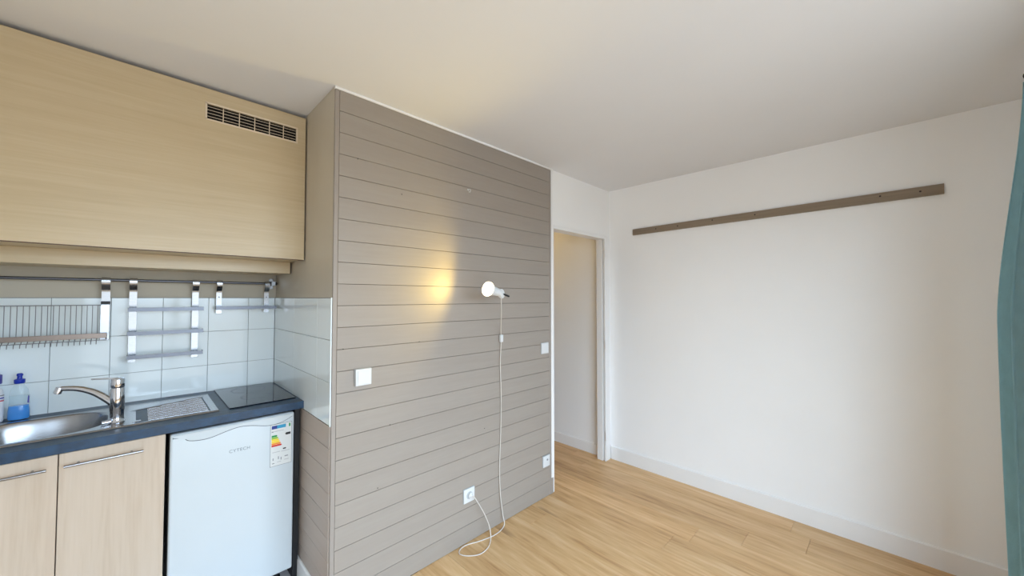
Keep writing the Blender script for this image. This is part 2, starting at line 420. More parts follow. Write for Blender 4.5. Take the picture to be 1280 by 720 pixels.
struct(box('wall_left', XL - .1, XL, YB, YP, -0.05, ZC, 'wall'), 'white left wall of the room')
struct(box('wall_kitchen_side', XL - .1, -0.55, YP, YK + .1, -0.02, ZC, 'wall'), 'white wall block on the left of the kitchen niche')

# board-clad partition: core, boards, corner trims
part = struct(box('wall_partition', XR + 0.012, XPE - 0.004, YP + 0.012, YK + .1, 0, ZC, 'plank_in'), 'taupe painted board wall with horizontal planks')
BH = 0.10424
zt = 2.401
X0, X1 = 0.6715, 2.2505
top = box('board', X0, X1, YP, YP + 0.011, zt + 0.0012, 2.5015, 'plank', part, 0.0006)
std = box('board', X0, X1, YP, YP + 0.011, zt - BH + 0.0010, zt - 0.0010, 'plank', part, 0.0006)
w0 = WORLD[std.name]
copies(std, [w0 - Vector((0, 0, BH * k)) for k in range(1, 22)], part)
box('board', X0, X1, YP, YP + 0.011, 0.0025, zt - 22 * BH - 0.0010, 'plank', part, 0.0006)
for k, (px_, pz_) in enumerate([(1.592, .662), (1.113, 1.257), (0.943, .839), (0.879, .536), (0.70, 1.255), (1.0, 2.06), (0.76, 2.19)]):
    lathe('nail', [(0.0025, 0), (0.0025, 0.0012)], 'hole', part, seg=8, axis=(0, -1, 0), at=(px_, YP - 0.0002, pz_))
box('corner_trim', XR, 0.6705, YP - 0.001, YP + 0.0118, 0, 2.5015, 'trim', part, 0.002)
box('corner_trim', 2.2515, 2.2715, YP - 0.001, YP + 0.0118, 0, 2.5015, 'trim', part, 0.002)
box('corner_trim', 2.2715, XPE, YP - 0.001, YP + 0.0118, 0, 0.119, 'trim', part, 0.001)
struct(box('trim_1', 2.2722, XPE, YP - 0.004, YP + 0.0118, 0.12, 2.5015, 'white', None, 0.002), 'thin white corner strip at the door end of the board wall')
struct(box('trim_2', XR - 0.002, XPE, YP - 0.004, YP + 0.0118, 2.5025, ZC - 0.0005, 'white', None, 0.002), 'white strip between the board wall and the ceiling')

# side of the partition towards the kitchen
ret = struct(box('wall_niche', XR + 0.002, XR + 0.0115, YP + 0.0125, YK + .005, 0, ZN, 'plank_in'), 'side of the partition facing the kitchen: panel, tiles and boards')
box('side_panel', XR, XR + 0.0018, YP + 0.0125, YK, 1.501, ZN - 0.001, 'panel', ret)
box('grout', XR + 0.0008, XR + 0.0018, YP + 0.0125, YK, 0.901, 1.5, 'grout', ret)
tj = [YP + 0.0125, 2.038, 2.438, YK - 0.001]
for r in range(3):
    for a, b in zip(tj[:-1], tj[1:]):
        g = 0.0010 if r < 3 else 0
        box('wall_tile', XR - 0.005, XR + 0.0007, a + (0.0003 if a != tj[0] else 0), b - 0.0003, 0.9 + .2 * r + g, 1.1 + .2 * r - g, 'tile', ret, 0.0008)
box('tile_edge', XR - 0.0055, XR - 0.0002, YP + 0.005, YP + 0.012, 0.897, 1.501, 'tile', ret, 0.001)
zz = 0.897
k = 0
while zz > 0.0:
    lo = max(0.897 - 0.1043 * (k + 1), 0)
    box('board', XR - 0.004, XR + 0.0018, YP + 0.0125, YK - 0.01, lo + 0.001, zz - 0.001, 'plank_b', ret, 0.0006)
    zz = lo; k += 1
baseboard('baseboard_niche', XR - 0.0045, 0, YP + 0.03, YK - 0.02, 0.098, 0.011, 'x', label='white baseboard beside the refrigerator')

# kitchen back wall with glazed tiles
wk = struct(box('wall_kitchen', -0.56, XR + 0.002, YK + 0.008, YK + .1, 0, ZN, 'grout'), 'kitchen wall with pale square tiles under a beige band')
box('wall_band', -0.549, XR - 0.001, YK + 0.001, YK + 0.0078, 1.502, ZN, 'kwall', wk)
cx = [-0.549, -0.495, -0.295, -0.096, 0.103, 0.302, 0.5, XR - 0.006]
for r in range(3):
    for a, b in zip(cx[:-1], cx[1:]):
        t = box('wall_tile', a + 0.0009, b - 0.0009, YK, YK + 0.0075, 0.9 + .2 * r + 0.0009, 1.1 + .2 * r - 0.0009, 'tile', wk, 0.0008)
        t.rotation_euler = (random.uniform(-1, 1) * 0.0035, 0, random.uniform(-1, 1) * 0.0035)

# ------------------------------------------------------------------ upper cabinet
uc = thing('upper_cabinet', 'large pale maple upper cabinet with a vent grille over the sink', 'cabinet', (0.05, 2.5, 1.64))
YF = 2.26
VX0, VX1, VZ0, VZ1 = 0.214, 0.598, 2.347, 2.424
link('front_panel', *join(box_geo(-0.549, VX0, YF, YF + .018, 1.709, 2.494), box_geo(VX1, XR - 0.0075, YF, YF + .018, 1.709, 2.494),
     box_geo(VX0, VX1, YF, YF + .018, 1.709, VZ0), box_geo(VX0, VX1, YF, YF + .018, VZ1, 2.494)), 'beech', uc)
box('edge_band', -0.549, XR - 0.0075, YF + 0.0002, YF + .0178, 1.7062, 1.7088, 'brown', uc)
link('carcass', *join(box_geo(-0.549, XR - 0.0075, YF + .022, YK, 1.712, 1.73), box_geo(-0.549, XR - 0.0075, YK - .01, YK, 1.73, 2.48), box_geo(-0.549, XR - 0.0075, YF + .022, YK, 2.47, 2.488)), 'beech', uc)
box('vent_shade_sheet', VX0 - .02, VX1 + .02, YF + .022, YF + .025, VZ0 - .03, VZ1 + .03, 'dark', uc)  # near-black sheet stands in for the shade inside the vent slots
box('light_pelmet', -0.549, 0.640, 2.51, 2.528, 1.644, 1.7118, 'beech', uc, 0.001)
box('pelmet_end', 0.6402, 0.6425, 2.5105, 2.528, 1.644, 1.7118, 'brown', uc)
box('pelmet_bottom', -0.549, 0.640, 2.528, YK - 0.001, 1.650, 1.666, 'beech', uc)
vg = link('vent_grille', *join(box_geo(VX0 - .004, VX1 + .004, YF - .004, YF + .001, VZ1 - .003, VZ1 + .004), box_geo(VX0 - .004, VX1 + .004, YF - .004, YF + .001, VZ0 - .004, VZ0 + .003),
     box_geo(VX0 - .004, VX0 + .003, YF - .004, YF + .001, VZ0, VZ1), box_geo(VX1 - .003, VX1 + .004, YF - .004, YF + .001, VZ0, VZ1)), 'cream', uc)
vg['label'] = 'cream plastic vent grille'
for k in range(1, 6):
    xx = VX0 + (VX1 - VX0) * k / 6
    box('divider', xx - .0015, xx + .0015, YF - .003, YF + .002, VZ0, VZ1, 'cream', vg)
for k in range(1, 5):
    z_ = VZ0 + (VZ1 - VZ0) * k / 5
    V, Fc = box_geo(VX0, VX1, YF - .002, YF + .0025, z_ - .0010, z_ + .0010)
    V = [(a, b, c + (b - YF) * 0.5) for a, b, c in V]
    link('slat', V, Fc, 'cream', vg)

# ------------------------------------------------------------------ base cabinet, worktop, fridge
bc = thing('base_cabinet', 'pale beech base cabinet with two doors below the sink', 'cabinet', (-0.22, 2.5, 0))
YD = 2.247
link('carcass', *join(box_geo(-0.546, -0.528, YD + .02, 2.86, 0.1, 0.906), box_geo(0.078, 0.096, YD + .02, 2.86, 0.1, 0.906),
     box_geo(-0.528, 0.078, YD + .02, 2.86, 0.1, 0.118), box_geo(-0.528, 0.078, 2.85, 2.86, 0.118, 0.906)), 'beech_v', bc)
box('plinth', -0.546, 0.096, YD + .06, YD + .076, 0.002, 0.1, 'beech_v', bc)
for a, b, h0, h1 in ((-0.2005, 0.0965, -0.186, 0.030), (-0.5455, -0.2035, -0.44, -0.228)):
    d = box('door', a, b, YD, YD + .018, 0.11, 0.9025, 'beech_v', bc, 0.001)
    hz = 0.858
    tube('handle', [(h0, YD - .028, hz), (h1, YD - .028, hz)], 0.0055, 'steel', d, 12)
    for q in (h0 + .035, h1 - .035):
        tube('handle_post', [(q, YD - .028, hz), (q, YD + .002, hz)], 0.004, 'steel', d, 8)
box('door_edge', 0.0967, 0.0982, YD, YD + .0178, 0.11, 0.9025, 'cream', bc)

YC, ZT, ZB = 2.232, 0.945, 0.908
HX0, HX1, HY0, HY1 = -0.49, -0.075, 2.352, 2.752
wt = tag(link('worktop', *join(box_geo(-0.549, HX0, YC, YK - .0005, ZB, ZT), box_geo(HX1, XR - .0055, YC, YK - .0005, ZB, ZT),
     box_geo(HX0, HX1, YC, HY0, ZB, ZT), box_geo(HX0, HX1, HY1, YK - .0005, ZB, ZT)), 'counter'),
     'dark slate blue laminate worktop carrying the sink and hob', 'worktop')

# stainless sink with bowl and ribbed drainer: one pressed sheet
def sink_h(x, y):
    # bowl: superellipse
    u = (x + 0.2825) / 0.2; v = (y - 2.552) / 0.192
    d = (abs(u) ** 3.2 + abs(v) ** 3.2) ** (1 / 3.2)
    z = 0.0035
    t = max(0.0, min(1.0, (1.0 - d) / 0.22)); z -= 0.14 * (t * t * (3 - 2 * t))
    # shallow drainer field, its back edge running askew
    if x > -0.03:
        a = min((x + 0.02) / 0.03, (0.272 - x) / 0.006, (y - 2.352) / 0.006, (2.720 - (0.272 - x) * 0.36 - y) / 0.006)
        z -= 0.0042 * max(0.0, min(1.0, a))
    # raised outer rim
    ed = min(x + 0.517, 0.297 - x, y - 2.326, 2.762 - y)
    if ed < 0.010: z += 0.0022 * math.sin(max(0, ed) / 0.010 * math.pi)
    if ed < 0.002: z -= 0.0030
    return ZT + z
NX, NY = 200, 150
V, Fc = [], []
SX0, SX1, SY0, SY1 = -0.517, 0.297, 2.326, 2.762
for j in range(NY + 1):
    for i in range(NX + 1):
        xx = SX0 + (SX1 - SX0) * i / NX; yy = SY0 + (SY1 - SY0) * j / NY
        V.append((xx, yy, sink_h(xx, yy)))
for j in range(NY):
    for i in range(NX):
        a = j * (NX + 1) + i; Fc.append([a, a + 1, a + NX + 2, a + NX + 1])
sk = thing('sink', 'stainless steel sink with rounded bowl and ribbed drainer', 'sink', (-0.1, 2.54, ZT))
so = link('basin', V, Fc, 'steel', sk, 60)
lathe('drain', [(0.001, 0), (0.03, 0.001), (0.036, 0.003), (0.038, 0.001)], 'chrome', sk, seg=20, at=(-0.29, 2.56, ZT - 0.137))
for k in range(10):
    yr = 2.371 + 0.0345 * k
    xs_ = 0.045 if yr < 2.63 else 0.045 + (yr - 2.63) / 0.36
    tube('drainer_rib', [(xs_, yr, ZT - 0.0010), (xs_ + 0.012, yr, ZT + 0.0018), (0.247, yr, ZT + 0.0018), (0.259, yr, ZT - 0.0010)], 0.0064, 'steel', sk, 10)
box('overflow_plate', -0.005, 0.022, 2.372, 2.398, ZT + 0.0005, ZT + 0.004, 'steel', sk, 0.0008)

# tap
fx, fy = -0.055, 2.432
fz = ZT + 0.0035
fa = thing('faucet', 'chrome single lever kitchen tap with long curved spout', 'tap', (fx, fy, fz))
lathe('body', [(0.026, 0), (0.027, 0.004), (0.024, 0.010), (0.0225, 0.016), (0.0225, 0.05), (0.024, 0.052), (0.024, 0.145), (0.0225, 0.15), (0.0225, 0.152)], 'chrome', fa, seg=28, at=(fx, fy, fz))
lathe('cap', [(0.0215, 0.153), (0.0235, 0.156), (0.0235, 0.186), (0.021, 0.1925), (0.006, 0.1945)], 'chrome', fa, seg=28, at=(fx, fy, fz))
sp = smooth_path([(fx, fy, 1.020), (-0.088, 2.445, 1.055), (-0.128, 2.462, 1.088), (-0.175, 2.48, 1.108), (-0.222, 2.497, 1.113)], 6)
rad = [0.0165 - 0.0065 * i / (len(sp) - 1) for i in range(len(sp))]
tube('spout', sp, 0.012, 'chrome', fa, 16, rad)
lathe('aerator', [(0.011, -0.014), (0.0125, -0.012), (0.0125, 0.012), (0.010, 0.014)], 'chrome', fa, seg=20, axis=(-0.35, 0.1, -1), at=(-0.230, 2.50, 1.106))
V, Fc = box_geo(-0.012, 0.085, -0.011, 0.011, 0, 0.006, 0.0022, 2)
V = [(fx - 0.94 * a - 0.34 * b * (1 - max(a, 0) * 4), fy + 0.34 * a - 0.94 * b * (1 - max(a, 0) * 4), fz + 0.190 + c + a * 0.05) for a, b, c in V]
link('lever', V, Fc, 'chrome', fa, 40)
tube('stop_valve_knob', [(fx - 0.018, fy - 0.018, fz + 0.010), (fx - 0.045, fy - 0.024, fz + 0.010)], 0.0085, 'chrome', fa, 14)

# ceramic hob
hb = thing('hob', 'black glass two-ring domino hob at the end of the worktop', 'hob', (0.48, 2.58, ZT))
box('glass_plate', 0.334, 0.630, 2.322, 2.852, ZT, ZT + 0.0055, 'glass_black', hb, 0.0015)
def ring(cx_, cy_, r):
    pts = [(cx_ + r * math.cos(2 * math.pi * k / 40), cy_ + r * math.sin(2 * math.pi * k / 40)) for k in range(40)]
    V = [(a, b, ZT + 0.0057) for a, b in pts] + [(cx_ + (a - cx_) * (1 - 0.0022 / r), cy_ + (b - cy_) * (1 - 0.0022 / r), ZT + 0.0057) for a, b in pts]
    return V, [[k, (k + 1) % 40, 40 + (k + 1) % 40, 40 + k] for k in range(40)]
for cy_, r in ((2.72, 0.085), (2.515, 0.07)):
    link('cooking_zone', *ring(0.482, cy_, r), 'print', hb)
for k in range(4):
    link('touch_mark', *ring(0.43 + 0.035 * k, 2.36, 0.005), 'print', hb)

# refrigerator
fr = thing('refrigerator', 'small white under-counter refrigerator with energy label', 'refrigerator', (0.358, 2.54, 0))
FX0, FX1, FD = 0.1135, 0.6035, 2.243
box('body', FX0 + .006, FX1 - .006, 2.298, 2.83, 0.045, 0.88, 'fridge', fr, 0.006, 2)
box('door_seal', FX0 + .012, FX1 - .012, 2.286, 2.2985, 0.09, 0.88, 'fridge_grey', fr)
dr = box('door', FX0, FX1, FD, 2.286, 0.078, 0.8945, 'fridge', fr, 0.010, 4)
for xx in (FX0 + .05, FX1 - .05):
    for yy in (2.34, 2.79):
        lathe('foot', [(0.018, 0.0), (0.018, 0.012), (0.012, 0.014), (0.012, 0.045)], 'black', fr, seg=14, at=(xx, yy, 0))
# the moulded wavy grip along the top of the door
wv = smooth_path([(0.165, 0, 0.866), (0.178, 0, 0.856), (0.215, 0, 0.849), (0.258, 0, 0.851), (0.318, 0, 0.8665), (0.365, 0, 0.8735), (0.414, 0, 0.868), (0.482, 0, 0.851), (0.536, 0, 0.853), (0.572, 0, 0.866), (0.592, 0, 0.876)], 6)
outl = [(p.x, p.z) for p in wv] + [(FX1 - .011, 0.8795), (FX1 - .011, 0.8875), (FX0 + .011, 0.8875), (FX0 + .011, 0.8785), (0.135, 0.877)]
gp = prism('wavy_grip', outl, FD - 0.0042, FD + 0.004, 'fridge', dr)
gl = tube('groove', [(p.x, FD - 0.0006, p.z - 0.0016) for p in wv], 0.0019, 'fridge_grey', dr, 6)
tube('groove', [(FX0 + .008, FD - 0.0006, 0.8772), (0.138, FD - 0.0006, 0.8757), (0.160, FD - 0.0006, 0.8735)], 0.0019, 'fridge_grey', dr, 6)
text('brand_lettering', 'CYTECH', 0.0205, (0.3665, FD - 0.0006, 0.761), 'logo', dr)
el = box('energy_label', 0.4935, 0.5915, FD - 0.0010, FD + 0.001, 0.634, 0.848, 'label', dr)
el['label'] = 'white energy label with coloured efficiency arrows'
def lab(name, x0, x1, z0, z1, m):
    return box(name, 0.4935 + x0, 0.4935 + x1, FD - 0.0016, FD - 0.0009, 0.634 + z0, 0.634 + z1, m, el)
def laf(name, pts, m):
    return prism(name, [(0.4935 + a, 0.634 + b) for a, b in pts], FD - 0.0016, FD - 0.0009, m, el)
link('border', *join(*[box_geo(0.4935 + a, 0.4935 + b, FD - 0.0014, FD - 0.0009, 0.634 + c, 0.634 + d) for a, b, c, d in ((0, .098, 0, .0015), (0, .098, .2125, .214), (0, .0015, 0, .214), (.0965, .098, 0, .214))]), 'l_edge', el)
lab('header_block', .006, .030, .190, .207, 'l_blue'); lab('header_block', .030, .070, .190, .207, 'l_cyan')
lab('header_block', .072, .082, .190, .207, 'label'); lab('header_block', .084, .091, .190, .207, 'l_green')
for k, c in enumerate(('l_green', 'l_lime', 'l_yellow', 'l_yellow', 'l_orange', 'l_red')):
    w_ = .022 + .0042 * k; z1_ = .158 - .0098 * k
    laf('arrow', [(.006, z1_), (.006, z1_ - .0088), (.006 + w_, z1_ - .0088), (.006 + w_ + .004, z1_ - .0044), (.006 + w_, z1_)], c)
laf('rating_arrow', [(.092, .161), (.092, .149), (.072, .149), (.067, .155), (.072, .161)], 'l_black')
for a, b, c, d, m in ((.006, .014, .174, .179, 'l_grey'), (.016, .060, .1765, .178, 'l_grey'), (.058, .072, .078, .084, 'l_black'), (.010, .045, .070, .0715, 'l_grey'), (.050, .088, .068, .0695, 'l_grey'),
                      (.012, .016, .030, .042, 'l_grey'), (.036, .040, .032, .046, 'l_grey'), (.048, .052, .026, .040, 'l_grey'), (.066, .082, .038, .043, 'l_grey'), (.064, .086, .022, .0235, 'l_grey'), (.010, .020, .014, .0165, 'l_black'), (.032, .050, .018, .0195, 'l_grey')):
    lab('print_mark', a, b, c, d, m)

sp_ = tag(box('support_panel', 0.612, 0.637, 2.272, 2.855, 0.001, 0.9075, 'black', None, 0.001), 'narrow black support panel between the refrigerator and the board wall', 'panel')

# ------------------------------------------------------------------ rail and racks on the kitchen wall
YR, ZR = 2.812, 1.592
kr = thing('kitchen_rail', 'chrome utensil rail fixed to the wall under the upper cabinet', 'rail', (0.04, YR, ZR))
tube('bar', [(-0.548, YR, ZR), (0.634, YR, ZR)], 0.0072, 'steel_dark', kr, 14)
lathe('end_knob', [(0.008, 0), (0.0100, 0.001), (0.0100, 0.007), (0.007, 0.009)], 'black', kr, seg=14, axis=(1, 0, 0), at=(0.634, YR, ZR))
link('bracket', *join(box_geo(0.6095, 0.631, YR - .010, YK + .0005, ZR + .0085, ZR + .014), box_geo(0.6095, 0.631, YK - .004, YK + .0005, ZR - .034, ZR + .034), box_geo(0.6095, 0.631, YR - .0105, YR - .0085, ZR - .012, ZR + .014), box_geo(0.6095, 0.631, YR - .010, YK + .0005, ZR - .014, ZR - .0085)), 'steel', kr)

HOOK = [(YR + .010, ZR + .003), (YR + .007, ZR + .009), (YR, ZR + .0115), (YR - .008, ZR + .009), (YR - .0115, ZR), (YR - .011, ZR - .014), (YR - .006, ZR - .026), (YR + .008, ZR - .042), (YR + .015, ZR - .052)]
def hanger(name, xc, w, zb, parent, m='steel'):
    pr = HOOK + [(YR + .017, ZR - .064), (YR + .017, zb)]
    return link(name, *strap_geo(pr, xc - w / 2, xc + w / 2, 0.0018), m, parent, 35)
def flat_bar(name, x0, x1, yb, yw, z, h, parent):
    g = join(box_geo(x0, x1, yb, yb + .0022, z - h / 2, z + h / 2), box_geo(x0, x0 + .002, yb + .0022, yw, z - h / 2, z + h / 2), box_geo(x1 - .002, x1, yb + .0022, yw, z - h / 2, z + h / 2),
             box_geo(x0, x1, yb + .0022, yb + .010, z - h / 2, z - h / 2 + .002))
    return link(name, *g, 'steel_dark', parent)
r1 = thing('bar_rack', 'steel hanging rack with three horizontal bars between two straps', 'rack', (0.11, YR, 1.16))
hanger('strap', -0.016, 0.029, 1.160, r1); hanger('strap', 0.2375, 0.029, 1.160, r1)
for z_ in (1.4385, 1.313, 1.190):
    flat_bar('crossbar', -0.035, 0.271, YR - .036, YR + .0155, z_, 0.0205, r1)
r2 = thing('bar_rack', 'short steel hanging rack with a single bar beside the niche corner', 'rack', (0.46, YR, 1.41))
hanger('strap', 0.3455, 0.026, 1.408, r2); hanger('strap', 0.588, 0.026, 1.408, r2)
flat_bar('crossbar', 0.326, 0.633, YR - .042, YR + .0155, 1.4405, 0.0205, r2)
for sx_ in (0.3455, 0.588):
    lathe('rivet', [(0.0035, 0), (0.003, 0.0012)], 'black', r2, seg=8, axis=(0, -1, 0), at=(sx_, YR + .0158, 1.505))

dk = thing('dish_rack', 'steel wire plate rack hanging at the left end of the rail', 'rack', (-0.3, YR, 1.28))
hanger('strap', -0.1145, 0.031, 1.285, dk); hanger('strap', -0.515, 0.031, 1.285, dk)
for xc in (-0.1145, -0.515):
    box('clip', xc - .0165, xc + .0165, YR + .004, YR + .0155, 1.468, 1.482, 'black', dk)
    box('side_plate', xc - .0175, xc + .0155, YR + .002, YR + .0155, 1.286, 1.466, 'steel', dk, 0.001)
tube('top_rod', [(-0.50, YR - .004, 1.4635), (-0.128, YR - .004, 1.4635)], 0.0022, 'wire', dk, 8)
wp = smooth_path([(0, YR - .004, 1.4635), (0, YR - .006, 1.335), (0, YR - .010, 1.312), (0, YR - .03, 1.294), (0, YR - .052, 1.286), (0, YR - .056, 1.272)], 3)
V, Fc = tube_geo([(p.x - 0.494, p.y, p.z) for p in wp], 0.0015, 6)
w1 = link('wire', V, Fc, 'wire', dk, 50)
copies(w1, [WORLD[w1.name] + Vector((0.0177 * k, 0, 0)) for k in range(1, 21)], dk)
fb = box('front_bar', -0.497, -0.106, YR - .024, YR - .0215, 1.299, 1.3235, 'steel_refl', dk, 0.0006)
tube('bottom_rod', [(-0.50, YR - .046, 1.290), (-0.108, YR - .046, 1.290)], 0.002, 'wire', dk, 8)
for xc in (-0.108, -0.499):
    tube('side_arm', [(xc, YR + .004, 1.30), (xc, YR - .05, 1.290)], 0.0025, 'wire', dk, 8)

# ------------------------------------------------------------------ bottles by the sink
def oval(prof, at, sy=0.62, seg=28): return lathe_geo(prof, seg=seg, at=at, sx=1.0, sy=sy)
bx, by = -0.373, 2.805
b1 = thing('dish_soap_bottle', 'clear dish soap bottle half full of blue liquid with blue cap', 'bottle', (bx, by, ZT))
body = [(0.024, 0.0), (0.031, 0.003), (0.0335, 0.012), (0.0325, 0.045), (0.0275, 0.085), (0.0285, 0.11), (0.026, 0.135), (0.015, 0.158), (0.0125, 0.166), (0.0125, 0.172)]
link('bottle_body', *oval(body, (bx, by, ZT)), 'clear', b1, 40)
link('liquid', *oval([(0.022, 0.002), (0.0295, 0.005), (0.032, 0.013), (0.031, 0.045), (0.0285, 0.066)], (bx, by, ZT)), 'soap', b1, 40)
lathe('cap', [(0.015, 0.166), (0.0165, 0.168), (0.0165, 0.184), (0.0085, 0.187), (0.0075, 0.198), (0.0095, 0.200), (0.0095, 0.208), (0.006, 0.211)], 'cap', b1, seg=20, at=(bx, by, ZT))
link('side_label', *oval([(0.0300, 0.070), (0.0288, 0.085), (0.0296, 0.11)], (bx + 0.0015, by + 0.0012, ZT)), 'clear', b1, 40)
prism('label_print', [(bx + 0.024, ZT + 0.074), (bx + 0.0295, ZT + 0.074), (bx + 0.0295, ZT + 0.104), (bx + 0.026, ZT + 0.108)], by - 0.008, by - 0.002, 'cap2', b1)
bx2 = -0.449
b2 = thing('soap_bottle', 'white soap bottle with purple cap at the left picture edge', 'bottle', (bx2, by, ZT))
link('bottle_body', *oval([(0.026, 0), (0.033, 0.003), (0.035, 0.012), (0.0345, 0.12), (0.030, 0.145), (0.016, 0.165), (0.014, 0.172)], (bx2, by, ZT), 0.7), 'white_b', b2, 40)
lathe('cap', [(0.027, 0.172), (0.0285, 0.175), (0.0285, 0.21), (0.02, 0.216)], 'cap2', b2, seg=20, at=(bx2, by, ZT))
for za, zb_, mm in ((0.118, 0.1225, 'l_grey'), (0.106, 0.112, 'cap2'), (0.094, 0.1, 'pink_ink')):
    link('label_print', *oval([(0.0347, za), (0.0347, zb_)], (bx2, by, ZT), 0.7), mm, b2, 40)

# ------------------------------------------------------------------ wall lamp with its cord
ly = 1.640
lp = thing('wall_lamp', 'lit white spot lamp on the board wall with a hanging cord', 'lamp', (1.655, YP, 1.0))
ax = Vector((-1, -0.06, 0.22)).normalized()
j = Vector((1.546, ly, 1.5277))
lathe('wall_plate', [(0.024, 0), (0.026, 0.002), (0.026, 0.009), (0.022, 0.012)], 'plastic', lp, seg=24, axis=(0, -1, 0), at=(1.738, YP - 0.0005, 1.522))
tube('arm', [(1.738, YP - 0.011, 1.522), (1.722, YP - 0.04, 1.523), (1.551, ly + 0.008, 1.527)], 0.0065, 'plastic', lp, 12)
lathe('joint', [(0.022, -0.013), (0.026, -0.009), (0.026, 0.009), (0.022, 0.013)], 'plastic', lp, seg=24, axis=(0.35, -1, 0.1), at=j)
sh = lathe('shade', [(0.012, 0.012), (0.020, 0.014), (0.0235, 0.03), (0.026, 0.06), (0.030, 0.078), (0.042, 0.105), (0.0425, 0.107), (0.0405, 0.107), (0.030, 0.082), (0.022, 0.060)], 'plastic', lp, seg=28, axis=ax, at=j)
lathe('bulb', [(0.016, 0.074), (0.026, 0.086), (0.0385, 0.106), (0.0425, 0.113), (0.0415, 0.119), (0.034, 0.125), (0.018, 0.1285), (0.002, 0.1295)], 'bulb', lp, seg=28, axis=ax, at=j)
link('wing_screw', *tube_geo([(1.556, ly - 0.008, 1.524), (1.569, ly - 0.012, 1.519), (1.597, ly - 0.018, 1.509)], 0.006, 10, [0.004, 0.006, 0.0055]), 'black', lp, 50)
xc = 1.7385
cp = [(1.552, ly + 0.004, 1.504), (1.562, ly + 0.014, 1.475), (1.606, ly + 0.060, 1.40), (1.692, YP - 0.048, 1.30), (1.7255, YP - 0.014, 1.252)]
tube('cord', smooth_path(cp, 5), 0.0031, 'cord', lp, 8)
box('cord_switch', 1.7145, 1.7385, YP - .024, YP - .006, 1.205, 1.254, 'plastic', lp, 0.004, 2)
cp = [(1.7265, YP - 0.014, 1.207), (1.722, YP - 0.010, 1.05), (1.730, YP - 0.010, 0.85), (1.728, YP - 0.008, 0.6), (1.718, YP - 0.008, 0.38), (1.722, YP - 0.012, 0.20), (1.735, YP - 0.022, 0.07),
      (1.725, YP - 0.045, 0.012), (1.635, 1.778, 0.0034), (1.525, 1.797, 0.0034), (1.435, 1.828, 0.0034), (1.382, 1.820, 0.0034), (1.360, 1.790, 0.0034), (1.385, 1.745, 0.0034), (1.441, 1.708, 0.0034), (1.510, 1.716, 0.0034),
      (1.560, 1.748, 0.006), (1.578, 1.765, 0.028), (1.575, 1.777, 0.085), (1.545, 1.79, 0.165), (1.508, 1.80, 0.235), (1.486, 1.812, 0.276), (1.473, YP - 0.026, 0.2875)]
tube('cord', smooth_path(cp, 5), 0.0031, 'cord', lp, 8)
lathe('plug', [(0.0165, 0.0), (0.0175, 0.002), (0.0165, 0.007), (0.008, 0.010), (0.004, 0.016)], 'plastic', lp, seg=20, axis=(0.12, -1, -0.05), at=(1.468, YP - 0.0122, 0.289))
# the light the reflector bulb throws out of the shade
sl = bpy.data.lights.new('bulb_light', 'SPOT'); sl.energy = 10.5; sl.color = (1.0, 0.73, 0.18); sl.spot_size = math.radians(170); sl.spot_blend = 0.5; sl.shadow_soft_size = 0.03
so_ = bpy.data.objects.new('bulb_light', sl); C.objects.link(so_)
place(so_, j + ax * 0.140, lp); so_.rotation_euler = Vector((0, 0, -1)).rotation_difference(ax).to_euler()

# ------------------------------------------------------------------ switches and sockets on the board wall
def plate(name, xc, zc, w, h, t, label, cat, group=None):
    o = thing(name, label, cat, (xc, YP, zc - h / 2), group)
    box('back_plate', xc - w / 2, xc + w / 2, YP - t * .55, YP - .0004, zc - h / 2, zc + h / 2, 'socket_in', o, 0.001)
    f = box('front_plate', xc - w / 2 + .001, xc + w / 2 - .001, YP - t, YP - t * .55, zc - h / 2 + .001, zc + h / 2 - .001, 'plastic', o, 0.002, 2)
    return o
s = plate('light_switch', 0.794, 1.111, 0.080, 0.082, 0.020, 'white light switch on the board wall near the kitchen corner', 'switch')
box('rocker', 0.794 - .031, 0.794 + .034, YP - .0235, YP - .0198, 1.111 - .034, 1.111 + .034, 'plastic', s, 0.0012)
s = plate('light_switch', 2.188, 1.120, 0.082, 0.083, 0.011, 'white light switch on the board wall next to the doorway', 'switch')
box('rocker', 2.188 - .034, 2.188 + .034, YP - .0135, YP - .0108, 1.120 - .034, 1.120 + .034, 'plastic', s, 0.0012)
s = plate('power_socket', 1.463, 0.290, 0.084, 0.085, 0.011, 'white wall socket low on the board wall with the lamp plug in it', 'socket')
lathe('socket_ring', [(0.0225, 0), (0.0220, 0.0008)], 'socket_in', s, seg=24, axis=(0, -1, 0), at=(1.463, YP - .0111, 0.290))
s = plate('power_socket', 2.203, 0.2715, 0.078, 0.083, 0.011, 'white wall outlet low on the board wall next to the doorway', 'socket')
lathe('socket_pin', [(0.0075, 0), (0.0065, 0.003)], 'l_grey', s, seg=14, axis=(0, -1, 0), at=(2.209, YP - .0111, 0.281))

# little screw hook high on the boards
hk = thing('screw_hook', 'tiny white screw hook high on the board wall', 'hook', (1.453, YP, 2.16))
tube('hook_wire', smooth_path([(1.453, YP, 2.178), (1.453, YP - .012, 2.178), (1.455, YP - .020, 2.174), (1.455, YP - .022, 2.166), (1.452, YP - .018, 2.158), (1.449, YP - .013, 2.162)], 4), 0.0022, 'plastic', hk, 8)
lathe('collar', [(0.006, 0), (0.005, 0.002)], 'plastic', hk, seg=12, axis=(0, -1, 0), at=(1.453, YP - .0002, 2.178))

